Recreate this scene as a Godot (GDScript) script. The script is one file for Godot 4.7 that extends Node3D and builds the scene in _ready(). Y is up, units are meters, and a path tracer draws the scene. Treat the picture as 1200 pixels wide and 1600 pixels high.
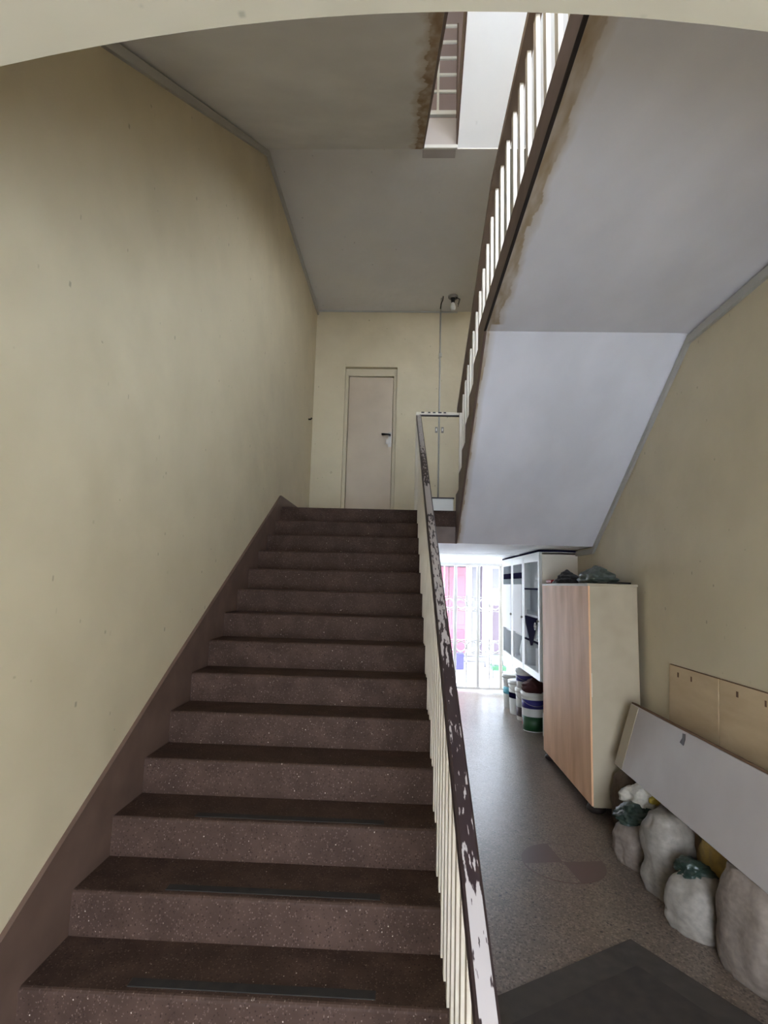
extends Node3D
# Stairwell of an old apartment block. x right, y up, -z away from the entrance.

const XL := -1.212      # plaster face of the left wall
const XR := 1.796       # plaster face of the right wall
const X2 := 0.497       # inner edge of the second flight and of the first floor
const ZB := -6.994      # back wall of the landing
const D := 5.398        # distance of the landing edge
const T := 0.2667       # tread
const R := 0.155        # riser
const LH := 2.325       # landing level
const US := 2.016       # underside of the landing
const FU := 3.256       # underside of the first floor
const FL := 3.41        # first floor level
const HU := 5.155       # underside of the upper half landing
const HL := 5.325       # upper half landing level
const ZH := 4.22        # distance of its edge

var M := {}
var rng := RandomNumberGenerator.new()
var taken := {}

# ------------------------------------------------------------------ naming
func numbered(called: String) -> String:
	if not taken.has(called):
		taken[called] = 0
		return called
	taken[called] += 1
	return "%s_%03d" % [called, taken[called]]

func thing(called: String, label: String, category: String, at := Vector3.ZERO, turn := 0.0, group := "") -> Node3D:
	var o := Node3D.new()
	o.name = numbered(called)
	add_child(o)
	o.position = at
	o.rotation.y = turn
	o.set_meta("label", label)
	o.set_meta("category", category)
	if group != "":
		o.set_meta("group", group)
	return o

func structure(called: String, label := "") -> Node3D:
	var o := Node3D.new()
	o.name = called
	add_child(o)
	o.set_meta("kind", "structure")
	if label != "":
		o.set_meta("label", label)
	return o

func obj(called: String, st: SurfaceTool, m: Material, parent: Node, label := "") -> MeshInstance3D:
	st.generate_normals()
	var o := MeshInstance3D.new()
	o.mesh = st.commit()
	o.material_override = m
	o.name = called
	o.cast_shadow = GeometryInstance3D.SHADOW_CASTING_SETTING_ON
	parent.add_child(o, true)
	if label != "":
		o.set_meta("label", label)
	return o

func solo(called: String, st: SurfaceTool, m: Material, label: String, category: String, group := "") -> MeshInstance3D:
	var o := obj(numbered(called), st, m, self, label)
	o.set_meta("category", category)
	if group != "":
		o.set_meta("group", group)
	return o

func shell(called: String, st: SurfaceTool, m: Material) -> MeshInstance3D:
	var o := obj(called, st, m, self)
	o.set_meta("kind", "structure")
	return o

# ------------------------------------------------------------------ shapes
func mb(smooth := false) -> SurfaceTool:
	var st := SurfaceTool.new()
	st.begin(Mesh.PRIMITIVE_TRIANGLES)
	st.set_smooth_group(0 if smooth else -1)
	return st

func tri(st: SurfaceTool, a: Vector3, b: Vector3, c: Vector3) -> void:
	st.set_uv(Vector2(a.x + a.z, a.y)); st.add_vertex(a)
	st.set_uv(Vector2(b.x + b.z, b.y)); st.add_vertex(b)
	st.set_uv(Vector2(c.x + c.z, c.y)); st.add_vertex(c)

func quad(st: SurfaceTool, a: Vector3, b: Vector3, c: Vector3, d: Vector3) -> void:
	tri(st, a, b, c)
	tri(st, a, c, d)

func quad_uv(st: SurfaceTool, p: Array, u: Array) -> void:
	for i in [0, 1, 2, 0, 2, 3]:
		st.set_uv(u[i])
		st.add_vertex(p[i])

# box with chamfered edges, optionally through a transform
func cbox(st: SurfaceTool, lo: Vector3, hi: Vector3, b := 0.0, tf := Transform3D.IDENTITY) -> void:
	var c := (lo + hi) * 0.5
	var h := (hi - lo) * 0.5
	b = minf(b, minf(h.x, minf(h.y, h.z)) * 0.9)
	var ax := [Vector3.RIGHT, Vector3.UP, Vector3.BACK]
	for i in 3:
		var j := (i + 1) % 3
		var k := (i + 2) % 3
		for s in [-1.0, 1.0]:
			var n: Vector3 = ax[i] * s * h[i]
			var u: Vector3 = ax[j] * (h[j] - b)
			var v: Vector3 = ax[k] * (h[k] - b)
			var p := [c + n - u - v, c + n + u - v, c + n + u + v, c + n - u + v]
			for q in 4:
				p[q] = tf * p[q]
			if s > 0:
				quad(st, p[0], p[3], p[2], p[1])
			else:
				quad(st, p[0], p[1], p[2], p[3])
	if b <= 0.0:
		return
	for i in 3:
		var j := (i + 1) % 3
		var k := (i + 2) % 3
		for s in [-1.0, 1.0]:
			for t in [-1.0, 1.0]:
				var e: Vector3 = ax[k] * (h[k] - b)
				var a0: Vector3 = c + ax[i] * s * h[i] + ax[j] * t * (h[j] - b)
				var a1: Vector3 = c + ax[i] * s * (h[i] - b) + ax[j] * t * h[j]
				if s * t > 0:
					quad(st, tf * (a0 - e), tf * (a0 + e), tf * (a1 + e), tf * (a1 - e))
				else:
					quad(st, tf * (a0 - e), tf * (a1 - e), tf * (a1 + e), tf * (a0 + e))
	for sx in [-1.0, 1.0]:
		for sy in [-1.0, 1.0]:
			for sz in [-1.0, 1.0]:
				var a := c + Vector3(sx * h.x, sy * (h.y - b), sz * (h.z - b))
				var d := c + Vector3(sx * (h.x - b), sy * h.y, sz * (h.z - b))
				var e := c + Vector3(sx * (h.x - b), sy * (h.y - b), sz * h.z)
				if sx * sy * sz > 0:
					tri(st, tf * a, tf * e, tf * d)
				else:
					tri(st, tf * a, tf * d, tf * e)

func box(a: Vector3, b: Vector3, bevel := 0.0) -> SurfaceTool:
	var st := mb()
	cbox(st, Vector3(minf(a.x, b.x), minf(a.y, b.y), minf(a.z, b.z)), Vector3(maxf(a.x, b.x), maxf(a.y, b.y), maxf(a.z, b.z)), bevel)
	return st

# polygon of (distance, height) extruded along x; x may differ per point through skew (x1 + skew * distance)
func side_prism(st: SurfaceTool, poly: Array, x0: float, x1: float, skew0 := 0.0, skew1 := 0.0) -> void:
	var pl := PackedVector2Array(poly)
	if Geometry2D.is_polygon_clockwise(pl):
		pl.reverse()
	var tr := Geometry2D.triangulate_polygon(pl)
	var n := pl.size()
	var lo: Array = []
	var hi: Array = []
	for p in pl:
		lo.append(Vector3(x0 + skew0 * p.x, p.y, -p.x))
		hi.append(Vector3(x1 + skew1 * p.x, p.y, -p.x))
	for i in range(0, tr.size(), 3):
		tri(st, lo[tr[i]], lo[tr[i + 1]], lo[tr[i + 2]])
		tri(st, hi[tr[i]], hi[tr[i + 2]], hi[tr[i + 1]])
	for i in n:
		var j := (i + 1) % n
		quad(st, lo[i], hi[i], hi[j], lo[j])

# polygon of (x, y) extruded along z from z0 to z1
func front_prism(st: SurfaceTool, poly: Array, z0: float, z1: float) -> void:
	var pl := PackedVector2Array(poly)
	if Geometry2D.is_polygon_clockwise(pl):
		pl.reverse()
	var tr := Geometry2D.triangulate_polygon(pl)
	var a := minf(z0, z1)
	var b := maxf(z0, z1)
	for i in range(0, tr.size(), 3):
		var p := [pl[tr[i]], pl[tr[i + 1]], pl[tr[i + 2]]]
		tri(st, Vector3(p[0].x, p[0].y, b), Vector3(p[2].x, p[2].y, b), Vector3(p[1].x, p[1].y, b))
		tri(st, Vector3(p[0].x, p[0].y, a), Vector3(p[1].x, p[1].y, a), Vector3(p[2].x, p[2].y, a))
	for i in pl.size():
		var u := pl[i]
		var v := pl[(i + 1) % pl.size()]
		quad(st, Vector3(u.x, u.y, a), Vector3(u.x, u.y, b), Vector3(v.x, v.y, b), Vector3(v.x, v.y, a))

func tube(st: SurfaceTool, pts: Array, r: float, n := 8, closed := false) -> void:
	var rings: Array = []
	for i in pts.size():
		var a: Vector3 = pts[i - 1] if i > 0 else (pts[pts.size() - 1] if closed else pts[0])
		var b: Vector3 = pts[i + 1] if i < pts.size() - 1 else (pts[0] if closed else pts[i])
		var d := (b - a).normalized()
		var u := d.cross(Vector3.UP if absf(d.y) < 0.9 else Vector3.RIGHT).normalized()
		var v := d.cross(u)
		var ring: Array = []
		for k in n:
			var w := TAU * k / n
			ring.append(pts[i] + (u * cos(w) + v * sin(w)) * r)
		rings.append(ring)
	var last := pts.size() if closed else pts.size() - 1
	for i in last:
		var q: Array = rings[(i + 1) % pts.size()]
		for k in n:
			var l := (k + 1) % n
			quad(st, rings[i][k], q[k], q[l], rings[i][l])
	if not closed:
		for k in range(1, n - 1):
			tri(st, rings[0][0], rings[0][k], rings[0][k + 1])
			tri(st, rings[-1][0], rings[-1][k + 1], rings[-1][k])

func lathe(st: SurfaceTool, prof: Array, c: Vector3, n := 24) -> void:
	for i in prof.size() - 1:
		for k in n:
			var a := TAU * k / n
			var b := TAU * (k + 1) / n
			var p: Vector2 = prof[i]
			var q: Vector2 = prof[i + 1]
			var v := [c + Vector3(cos(a) * p.x, p.y, sin(a) * p.x), c + Vector3(cos(b) * p.x, p.y, sin(b) * p.x),
				c + Vector3(cos(b) * q.x, q.y, sin(b) * q.x), c + Vector3(cos(a) * q.x, q.y, sin(a) * q.x)]
			for t in 4:
				st.set_uv(Vector2(0, 0))
			if q.x > 0.0001:
				tri(st, v[0], v[1], v[2])
			if p.x > 0.0001 or q.x <= 0.0001:
				if q.x > 0.0001:
					tri(st, v[0], v[2], v[3])
				else:
					tri(st, v[0], v[1], v[3])

# soft body: a stuffed bag; prof gives the radius share from foot to top
func soft(size: Vector3, prof: Array, sd: int, crumple := 0.1, freq := 6.0, square := 2.6, lean := Vector2.ZERO) -> SurfaceTool:
	var st := mb(true)
	var nz := FastNoiseLite.new()
	nz.seed = sd
	nz.frequency = 1.0
	nz.fractal_octaves = 3
	var na := 40
	var nv := 26
	var g: Array = []
	for i in nv + 1:
		var t := float(i) / nv
		var f := t * (prof.size() - 1)
		var k := mini(int(f), prof.size() - 2)
		var w := f - k
		w = w * w * (3.0 - 2.0 * w)
		var r: float = lerpf(prof[k], prof[k + 1], w)
		var row: Array = []
		for j in na:
			var a := TAU * j / na
			var ca := cos(a)
			var sa := sin(a)
			var m := pow(pow(absf(ca), square) + pow(absf(sa), square), -1.0 / square)
			var p := Vector3(ca * m * r * size.x, t * size.y, sa * m * r * size.z)
			var q := p * freq
			var e := nz.get_noise_3d(q.x, q.y, q.z) * crumple + nz.get_noise_3d(q.x * 3.1, q.y * 1.4 + 7.0, q.z * 3.1) * crumple * 0.35
			var fold := nz.get_noise_3d(ca * 3.4, t * 1.3 + sd, sa * 3.4) * crumple * 0.9 - absf(nz.get_noise_3d(ca * 7.0 + 3.0, t * 2.2, sa * 7.0)) * crumple * 0.55
			var s := 1.0 + e * 1.3 + fold
			p = Vector3(p.x * s + lean.x * t * t, p.y * (1.0 + e * 0.5), p.z * s + lean.y * t * t)
			p.y = maxf(p.y, 0.0)
			row.append(p)
		g.append(row)
	for i in nv:
		for j in na:
			var l := (j + 1) % na
			quad(st, g[i][j], g[i][l], g[i + 1][l], g[i + 1][j])
	var cb := Vector3.ZERO
	var ct := Vector3.ZERO
	for j in na:
		cb += g[0][j] / na
		ct += g[nv][j] / na
	for j in na:
		var l := (j + 1) % na
		tri(st, cb, g[0][l], g[0][j])
		tri(st, ct, g[nv][j], g[nv][l])
	return st

# ------------------------------------------------------------------ materials
func flat(c: Color, rough := 0.7, metal := 0.0) -> StandardMaterial3D:
	var m := StandardMaterial3D.new()
	m.albedo_color = c
	m.roughness = rough
	m.metallic = metal
	return m

func noise_image(n: int, freq: float, sd: int, lo: Color, hi: Color, octaves := 4, stretch := Vector2.ONE, sharpen := 1.0) -> Image:
	var nz := FastNoiseLite.new()
	nz.seed = sd
	nz.noise_type = FastNoiseLite.TYPE_SIMPLEX_SMOOTH
	nz.frequency = freq
	nz.fractal_octaves = octaves
	var im := Image.create(n, n, false, Image.FORMAT_RGB8)
	for y in n:
		for x in n:
			# blend over the border so that it tiles
			var u := float(x) / n
			var v := float(y) / n
			var a := nz.get_noise_2d(x * stretch.x, y * stretch.y)
			var b := nz.get_noise_2d((x - n) * stretch.x, y * stretch.y)
			var c := nz.get_noise_2d(x * stretch.x, (y - n) * stretch.y)
			var d := nz.get_noise_2d((x - n) * stretch.x, (y - n) * stretch.y)
			var t := lerpf(lerpf(a, b, u), lerpf(c, d, u), v)
			im.set_pixel(x, y, lo.lerp(hi, clampf(0.5 + t * 0.9 * sharpen, 0.0, 1.0)))
	return im

func textured(im: Image, scale: float, rough: float, bump := 0.0, world := true) -> StandardMaterial3D:
	var m := StandardMaterial3D.new()
	im.generate_mipmaps()
	m.albedo_texture = ImageTexture.create_from_image(im)
	m.roughness = rough
	if world:
		m.uv1_triplanar = true
		m.uv1_world_triplanar = true
		m.uv1_scale = Vector3(scale, scale, scale)
	return m

func speckle(im: Image, count: int, cols: Array, smin: int, smax: int) -> void:
	var n := im.get_width()
	for i in count:
		var c: Color = cols[rng.randi() % cols.size()]
		var s := rng.randi_range(smin, smax)
		var x := rng.randi() % n
		var y := rng.randi() % n
		im.fill_rect(Rect2i(x, y, s, rng.randi_range(smin, smax)), c)
		if s > 2:
			im.fill_rect(Rect2i(x + 1, y - 1, s - 1, s), c)

func plaster(base: Color, spread: float, sd: int, marks: int) -> StandardMaterial3D:
	var im := noise_image(384, 0.012, sd, base.darkened(spread), base.lightened(spread * 0.6), 4)
	for i in marks:
		im.fill_rect(Rect2i(rng.randi() % 384, rng.randi() % 384, rng.randi_range(1, 2), rng.randi_range(1, 3)), base.darkened(rng.randf_range(0.06, 0.22)))
	var m := textured(im, 0.42, 0.62)
	var bp := noise_image(192, 0.05, sd + 3, Color.BLACK, Color.WHITE, 4)
	bp.bump_map_to_normal_map(1.2)
	m.normal_enabled = true
	m.normal_texture = ImageTexture.create_from_image(bp)
	m.normal_scale = 0.25
	return m

# soffit paint with the brown water stain creeping in from the inner edge (u = 0)
func stained(base: Color, stain: Color, sd: int, reach: float, until: float) -> StandardMaterial3D:
	var w := 256
	var h := 512
	var im := Image.create(w, h, false, Image.FORMAT_RGB8)
	var n1 := FastNoiseLite.new()
	n1.seed = sd
	n1.frequency = 0.013
	n1.fractal_octaves = 4
	var n2 := FastNoiseLite.new()
	n2.seed = sd + 9
	n2.frequency = 0.05
	for y in h:
		for x in w:
			var u := float(x) / w
			var mott := n1.get_noise_2d(x * 0.6, y * 0.6)
			var c := base.darkened(0.05).lerp(base.lightened(0.05), clampf(0.5 + mott, 0.0, 1.0))
			var edge := reach * (1.0 if y < until * h else 0.3) * (0.8 + 0.9 * n1.get_noise_2d(40.0, y * 0.8) + 0.5 * n2.get_noise_2d(x, y * 0.6))
			if u < edge:
				c = c.lerp(stain, clampf(0.75 + 0.5 * n2.get_noise_2d(x * 1.5, y * 0.7), 0.2, 1.0))
			elif u < edge + 0.035:
				c = c.lerp(stain, 0.35 * (1.0 - (u - edge) / 0.035))
			im.set_pixel(x, y, c)
	im.generate_mipmaps()
	var m := StandardMaterial3D.new()
	m.albedo_texture = ImageTexture.create_from_image(im)
	m.roughness = 0.75
	return m

# flaking paint along the lower handrail: u runs from the foot to the landing
func peeling() -> StandardMaterial3D:
	var w := 1536
	var h := 48
	var im := Image.create(w, h, false, Image.FORMAT_RGB8)
	var n1 := FastNoiseLite.new()
	n1.seed = 21
	n1.frequency = 0.035
	n1.fractal_octaves = 4
	var white := Color(0.70, 0.67, 0.655)
	var dark := Color(0.175, 0.125, 0.13)
	# [distance, share of white paint that is left]
	var cover := [[1.0, 0.97], [1.34, 0.97], [1.38, 0.10], [1.46, 0.24], [1.54, 0.05], [1.75, 0.2], [1.86, 0.04], [2.0, 0.10], [2.1, 0.45], [2.3, 0.62], [2.6, 0.70],
		[2.9, 0.68], [3.18, 0.62], [3.22, 0.1], [3.26, 1.3], [3.62, 1.3], [3.68, 0.3], [4.2, 0.25], [4.5, 1.0], [5.4, 0.95]]
	for x in w:
		var d := 1.0 + 4.4 * x / w
		var k := 0
		while k < cover.size() - 2 and d > cover[k + 1][0]:
			k += 1
		var t := clampf((d - cover[k][0]) / (cover[k + 1][0] - cover[k][0]), 0.0, 1.0)
		var c: float = lerpf(cover[k][1], cover[k + 1][1], t)
		for y in h:
			var v := n1.get_noise_2d(x * 1.15, y * 1.6)
			var left := 0.5 + v * 1.0 < c
			im.set_pixel(x, y, white if left else dark)
	var m := StandardMaterial3D.new()
	m.albedo_texture = ImageTexture.create_from_image(im)
	m.roughness = 0.45
	return m

func make_materials() -> void:
	M.wall = plaster(Color(0.81, 0.755, 0.63), 0.05, 3, 60)
	M.arch = plaster(Color(0.80, 0.765, 0.675), 0.04, 13, 160)
	M.ceiling = plaster(Color(0.885, 0.87, 0.85), 0.03, 5, 30)
	M.white_wall = plaster(Color(0.92, 0.92, 0.92), 0.02, 6, 10)
	M.soffit = stained(Color(0.93, 0.925, 0.95), Color(0.66, 0.58, 0.47), 31, 0.045, 0.5)
	M.soffit_old = stained(Color(0.90, 0.89, 0.875), Color(0.58, 0.47, 0.34), 47, 0.045, 1.1)
	# stair terrazzo: dark brown paste, pale chips
	var im := noise_image(1024, 0.006, 8, Color(0.225, 0.17, 0.142), Color(0.31, 0.24, 0.205), 4)
	speckle(im, 9000, [Color(0.20, 0.15, 0.128), Color(0.345, 0.275, 0.245), Color(0.265, 0.205, 0.18)], 2, 5)
	speckle(im, 1800, [Color(0.42, 0.36, 0.33), Color(0.37, 0.30, 0.27)], 1, 4)
	speckle(im, 230, [Color(0.72, 0.66, 0.61), Color(0.58, 0.52, 0.48), Color(0.5, 0.45, 0.41)], 1, 4)
	M.terrazzo = textured(im, 0.9, 0.65)
	M.terrazzo.metallic_specular = 0.25
	# floor terrazzo: grey beige with dark chips
	im = noise_image(1024, 0.005, 18, Color(0.375, 0.325, 0.28), Color(0.50, 0.445, 0.39), 4)
	speckle(im, 16000, [Color(0.34, 0.29, 0.25), Color(0.52, 0.46, 0.41), Color(0.425, 0.365, 0.32)], 3, 9)
	speckle(im, 1800, [Color(0.27, 0.22, 0.20), Color(0.33, 0.26, 0.24)], 2, 6)
	speckle(im, 60, [Color(0.16, 0.12, 0.11)], 4, 10)
	M.floor = textured(im, 0.75, 0.32)
	M.brown = textured(noise_image(256, 0.03, 71, Color(0.37, 0.30, 0.265), Color(0.45, 0.37, 0.33), 3), 0.8, 0.5)
	M.brown_line = flat(Color(0.14, 0.10, 0.09), 0.7)
	M.skirting = textured(noise_image(256, 0.02, 70, Color(0.34, 0.265, 0.225), Color(0.43, 0.345, 0.30), 4), 0.8, 0.55)
	M.grip = textured(noise_image(256, 0.03, 69, Color(0.10, 0.09, 0.08), Color(0.17, 0.15, 0.135), 4), 1.5, 0.8)
	M.slat = textured(noise_image(256, 0.03, 72, Color(0.80, 0.76, 0.69), Color(0.90, 0.87, 0.81), 3, Vector2(1.5, 0.3)), 1.1, 0.5)
	M.rail_brown = flat(Color(0.50, 0.425, 0.36), 0.5)
	M.rail_dark = flat(Color(0.175, 0.125, 0.13), 0.4)
	M.peel = peeling()
	M.trim = flat(Color(0.70, 0.69, 0.66), 0.6)
	M.door = textured(noise_image(256, 0.02, 73, Color(0.71, 0.645, 0.56), Color(0.755, 0.69, 0.60), 3), 0.5, 0.5)
	M.frame = flat(Color(0.76, 0.71, 0.60), 0.5)
	M.black_metal = flat(Color(0.06, 0.055, 0.05), 0.35, 0.6)
	M.steel = flat(Color(0.62, 0.60, 0.57), 0.35, 0.8)
	M.plastic_white = flat(Color(0.84, 0.83, 0.80), 0.35)
	M.switch_grey = flat(Color(0.52, 0.50, 0.48), 0.5)
	M.hole = flat(Color(0.06, 0.05, 0.04), 0.9)
	# plywood with long vertical grain
	im = noise_image(512, 0.012, 91, Color(0.80, 0.59, 0.425), Color(0.97, 0.80, 0.63), 5, Vector2(0.8, 0.2))
	M.ply_red = textured(im, 0.62, 0.6)
	im = noise_image(512, 0.012, 92, Color(0.73, 0.63, 0.49), Color(0.82, 0.73, 0.59), 5, Vector2(0.5, 2.0))
	M.ply_pale = textured(im, 0.6, 0.7)
	M.ply_edge = flat(Color(0.42, 0.31, 0.22), 0.8)
	M.cream = textured(noise_image(256, 0.02, 93, Color(0.65, 0.60, 0.505), Color(0.705, 0.655, 0.56), 3), 0.6, 0.5)
	M.board = textured(noise_image(256, 0.02, 94, Color(0.68, 0.645, 0.625), Color(0.75, 0.72, 0.70), 3), 0.5, 0.45)
	M.foot = flat(Color(0.15, 0.10, 0.075), 0.6)
	M.sack = textured(noise_image(256, 0.05, 95, Color(0.40, 0.355, 0.315), Color(0.54, 0.49, 0.445), 4), 2.2, 0.8)
	M.sack_pale = textured(noise_image(256, 0.05, 96, Color(0.45, 0.42, 0.385), Color(0.59, 0.56, 0.52), 4), 2.2, 0.7)
	M.sack_dark = textured(noise_image(256, 0.05, 97, Color(0.33, 0.28, 0.235), Color(0.44, 0.38, 0.325), 4), 2.2, 0.8)
	M.bag_white = textured(noise_image(256, 0.04, 98, Color(0.62, 0.60, 0.55), Color(0.80, 0.78, 0.73), 3), 3.0, 0.4)
	M.bag_yellow = textured(noise_image(256, 0.03, 99, Color(0.56, 0.47, 0.30), Color(0.74, 0.62, 0.33), 3), 3.0, 0.45)
	M.bag_green = flat(Color(0.14, 0.20, 0.17), 0.4)
	M.yellow = flat(Color(0.66, 0.58, 0.22), 0.5)
	M.red = flat(Color(0.62, 0.09, 0.10), 0.5)
	M.film_dark = flat(Color(0.13, 0.13, 0.14), 0.3)
	M.film_green = flat(Color(0.27, 0.31, 0.28), 0.3)
	M.navy = flat(Color(0.07, 0.06, 0.16), 0.95)
	M.navy.metallic_specular = 0.05
	M.blue = flat(Color(0.16, 0.14, 0.44), 0.5)
	M.cyan = flat(Color(0.36, 0.66, 0.72), 0.5)
	M.green = flat(Color(0.10, 0.26, 0.14), 0.5)
	M.maroon = flat(Color(0.25, 0.09, 0.09), 0.8)
	M.bucket = flat(Color(0.82, 0.82, 0.80), 0.4)
	M.bucket_old = flat(Color(0.66, 0.66, 0.63), 0.5)
	M.paper = flat(Color(0.86, 0.86, 0.86), 0.8)
	M.cabinet = flat(Color(0.82, 0.82, 0.80), 0.4)
	M.cabinet_side = flat(Color(0.90, 0.865, 0.80), 0.5)
	var g := StandardMaterial3D.new()
	g.albedo_color = Color(0.85, 0.92, 1.0, 0.06)
	g.transparency = BaseMaterial3D.TRANSPARENCY_ALPHA
	g.roughness = 0.03
	g.metallic_specular = 0.06
	M.glass = g
	M.gate = flat(Color(0.88, 0.88, 0.88), 0.5)
	M.mat_rubber = textured(noise_image(256, 0.04, 101, Color(0.20, 0.175, 0.15), Color(0.27, 0.24, 0.21), 4), 1.0, 0.75)
	M.mat_inner = textured(noise_image(256, 0.04, 102, Color(0.16, 0.135, 0.115), Color(0.23, 0.195, 0.17), 4), 1.0, 0.75)
	M.inlay = flat(Color(0.36, 0.27, 0.25), 0.35)
	M.pink = flat(Color(0.47, 0.27, 0.31), 0.6)  # faded red, paled further so the outdoor glare sits in the colour
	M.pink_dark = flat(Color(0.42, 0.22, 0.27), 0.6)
	M.concrete = textured(noise_image(256, 0.02, 103, Color(0.80, 0.80, 0.79), Color(0.88, 0.88, 0.87), 4), 0.3, 0.9)
	M.grey_panel = flat(Color(0.33, 0.32, 0.33), 0.6)
	M.mauve = flat(Color(0.25, 0.20, 0.23), 0.6)

# ------------------------------------------------------------------ set-up
func _ready() -> void:
	rng.seed = 20240
	# camera, read from the vanishing points of the photograph
	var cam := Camera3D.new()
	cam.name = "camera"
	var p := 0.1262
	var th := 0.0379
	var ro := 0.0272
	var fw := Vector3(-sin(th) * cos(p), sin(p), -cos(th) * cos(p))
	var rt0 := Vector3(cos(th), 0, -sin(th))
	var up0 := rt0.cross(fw)
	var rt := rt0 * cos(ro) + up0 * sin(ro)
	var up := up0 * cos(ro) - rt0 * sin(ro)
	cam.transform = Transform3D(Basis(rt, up, -fw), Vector3(0, 1.6155, 0))
	cam.fov = rad_to_deg(2.0 * atan(800.0 / 882.0))
	cam.near = 0.02
	cam.far = 200.0
	add_child(cam)
	cam.current = true
	# hazy bright sky; no sun reaches the stairwell
	var we := WorldEnvironment.new()
	we.name = "world_environment"
	var env := Environment.new()
	var sky := Sky.new()
	var sm := ProceduralSkyMaterial.new()
	sm.sky_top_color = Color(0.82, 0.88, 0.97)
	sm.sky_horizon_color = Color(0.94, 0.96, 1.0)
	sm.ground_bottom_color = Color(0.45, 0.44, 0.42)
	sm.ground_horizon_color = Color(0.60, 0.60, 0.60)
	sm.sun_angle_max = 0.0
	sky.sky_material = sm
	env.background_mode = Environment.BG_SKY
	env.sky = sky
	env.background_energy_multiplier = 4.0
	env.ambient_light_source = Environment.AMBIENT_SOURCE_DISABLED
	env.tonemap_mode = Environment.TONE_MAPPER_LINEAR
	env.tonemap_exposure = 7.1
	env.sdfgi_enabled = true
	env.ssao_enabled = true
	env.ssil_enabled = true
	we.environment = env
	add_child(we)

	make_materials()
	build_shell()
	build_lower_flight()
	build_second_flight()
	build_upper_flights()
	build_railings()
	build_trims()
	build_landing_fittings()
	build_wardrobe()
	build_glass_cabinet()
	build_buckets()
	build_boards()
	build_sacks()
	build_gate()
	build_yard()
	build_floor_marks()

func build_shell() -> void:
	shell("floor", box(Vector3(-1.45, -0.2, 2.0), Vector3(2.016, 0.0, -9.2)), M.floor)
	shell("floor_yard", box(Vector3(-14, -0.24, -9.2), Vector3(16, -0.02, -30)), M.concrete)
	shell("floor_street", box(Vector3(-14, -0.24, 25), Vector3(16, -0.02, -9.2)), M.concrete)
	shell("wall_left", box(Vector3(XL - 0.22, 0, 2.0), Vector3(XL, 9.0, ZB - 0.25)), M.wall)
	var st := mb()
	# right wall; unseen opening above the slab added to let in light
	for r in [[2.0, -9.1, 0.0, 4.25], [2.0, -9.1, 5.6, 9.0], [2.0, -0.6, 4.25, 5.6], [-2.5, -9.1, 4.25, 5.6]]:
		cbox(st, Vector3(XR, r[2], minf(r[0], r[1])), Vector3(XR + 0.22, r[3], maxf(r[0], r[1])))
	shell("wall_right", st, M.wall)
	# back wall above the landing, door niche and stair window left open
	st = mb()
	var z0 := ZB
	var z1 := ZB - 0.2
	for r in [[XL, -0.814, LH, HU], [-0.814, -0.143, 4.39, HU], [-0.143, XR, LH, HU], [XL, XR, HU, 6.3],
			[XL, 0.35, 6.3, 8.0], [1.65, XR, 6.3, 8.0], [XL, XR, 8.0, 9.0], [XL, 0.05, 0.0, US]]:
		cbox(st, Vector3(r[0], r[2], z1), Vector3(r[1], r[3], z0))
	shell("wall_back", st, M.wall)
	shell("wall_passage", box(Vector3(-0.1, 0, ZB - 0.2), Vector3(0.05, US, -9.1)), M.white_wall)
	shell("ceiling_passage", box(Vector3(-0.1, US, ZB - 0.2), Vector3(XR, US + 0.25, -9.1)), M.white_wall)
	# arch over the foot of the stairs
	var poly: Array = []
	for i in 33:
		var x := lerpf(XL, XR, i / 32.0)
		var e := absf((x - 0.07) / 1.5)
		poly.append(Vector2(x, 2.757 - 0.31 * pow(e, 2.0) if e < 0.75 else 2.757 - 0.31 * pow(e, 2.0) - 1.3 * pow(e - 0.75, 2.2)))
	poly.append(Vector2(XR, FU))
	poly.append(Vector2(XL, FU))
	st = mb()
	front_prism(st, poly, -0.8, -1.0)
	shell("wall_arch", st, M.arch)
	# entrance hall behind the viewer and the first floor above it
	shell("ceiling", box(Vector3(XL, FU, 2.0), Vector3(XR, FL, -1.2)), M.ceiling)
	st = mb()
	for r in [[XL, -0.5, 0.0, FU], [1.1, XR, 0.0, FU], [-0.5, 1.1, 2.25, FU], [XL, -0.9, FL, 9.0], [1.5, XR, FL, 9.0], [-0.9, 1.5, FL, 4.2], [-0.9, 1.5, 5.6, 9.0]]:
		cbox(st, Vector3(r[0], r[2], 1.8), Vector3(r[1], r[3], 2.0))
	shell("wall_front", st, M.wall)
	shell("ceiling_top", box(Vector3(XL - 0.2, 9.0, 2.0), Vector3(XR + 0.2, 9.2, ZB - 0.25)), M.ceiling)

func nosing(d: float) -> float:
	return LH - R / T * (D - d)

func step_mesh(d: float, top: float, x0: float, x1: float, skew1: float, back := 1.0, rise := R, run := T) -> SurfaceTool:
	# rounded front edge; back = 1: climbs away from the viewer, -1: towards
	var st := mb()
	var r := 0.014
	var pl: Array = [Vector2(d, top - rise)]
	for i in 4:
		var a := PI / 2.0 * i / 3.0
		pl.append(Vector2(d + back * (r - r * cos(a)), top - r + r * sin(a)))
	pl.append(Vector2(d + back * (run + 0.012), top))
	pl.append(Vector2(d + back * (run + 0.012), top - 0.02))
	side_prism(st, pl, x0, x1, 0.0, skew1)
	return st

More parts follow.
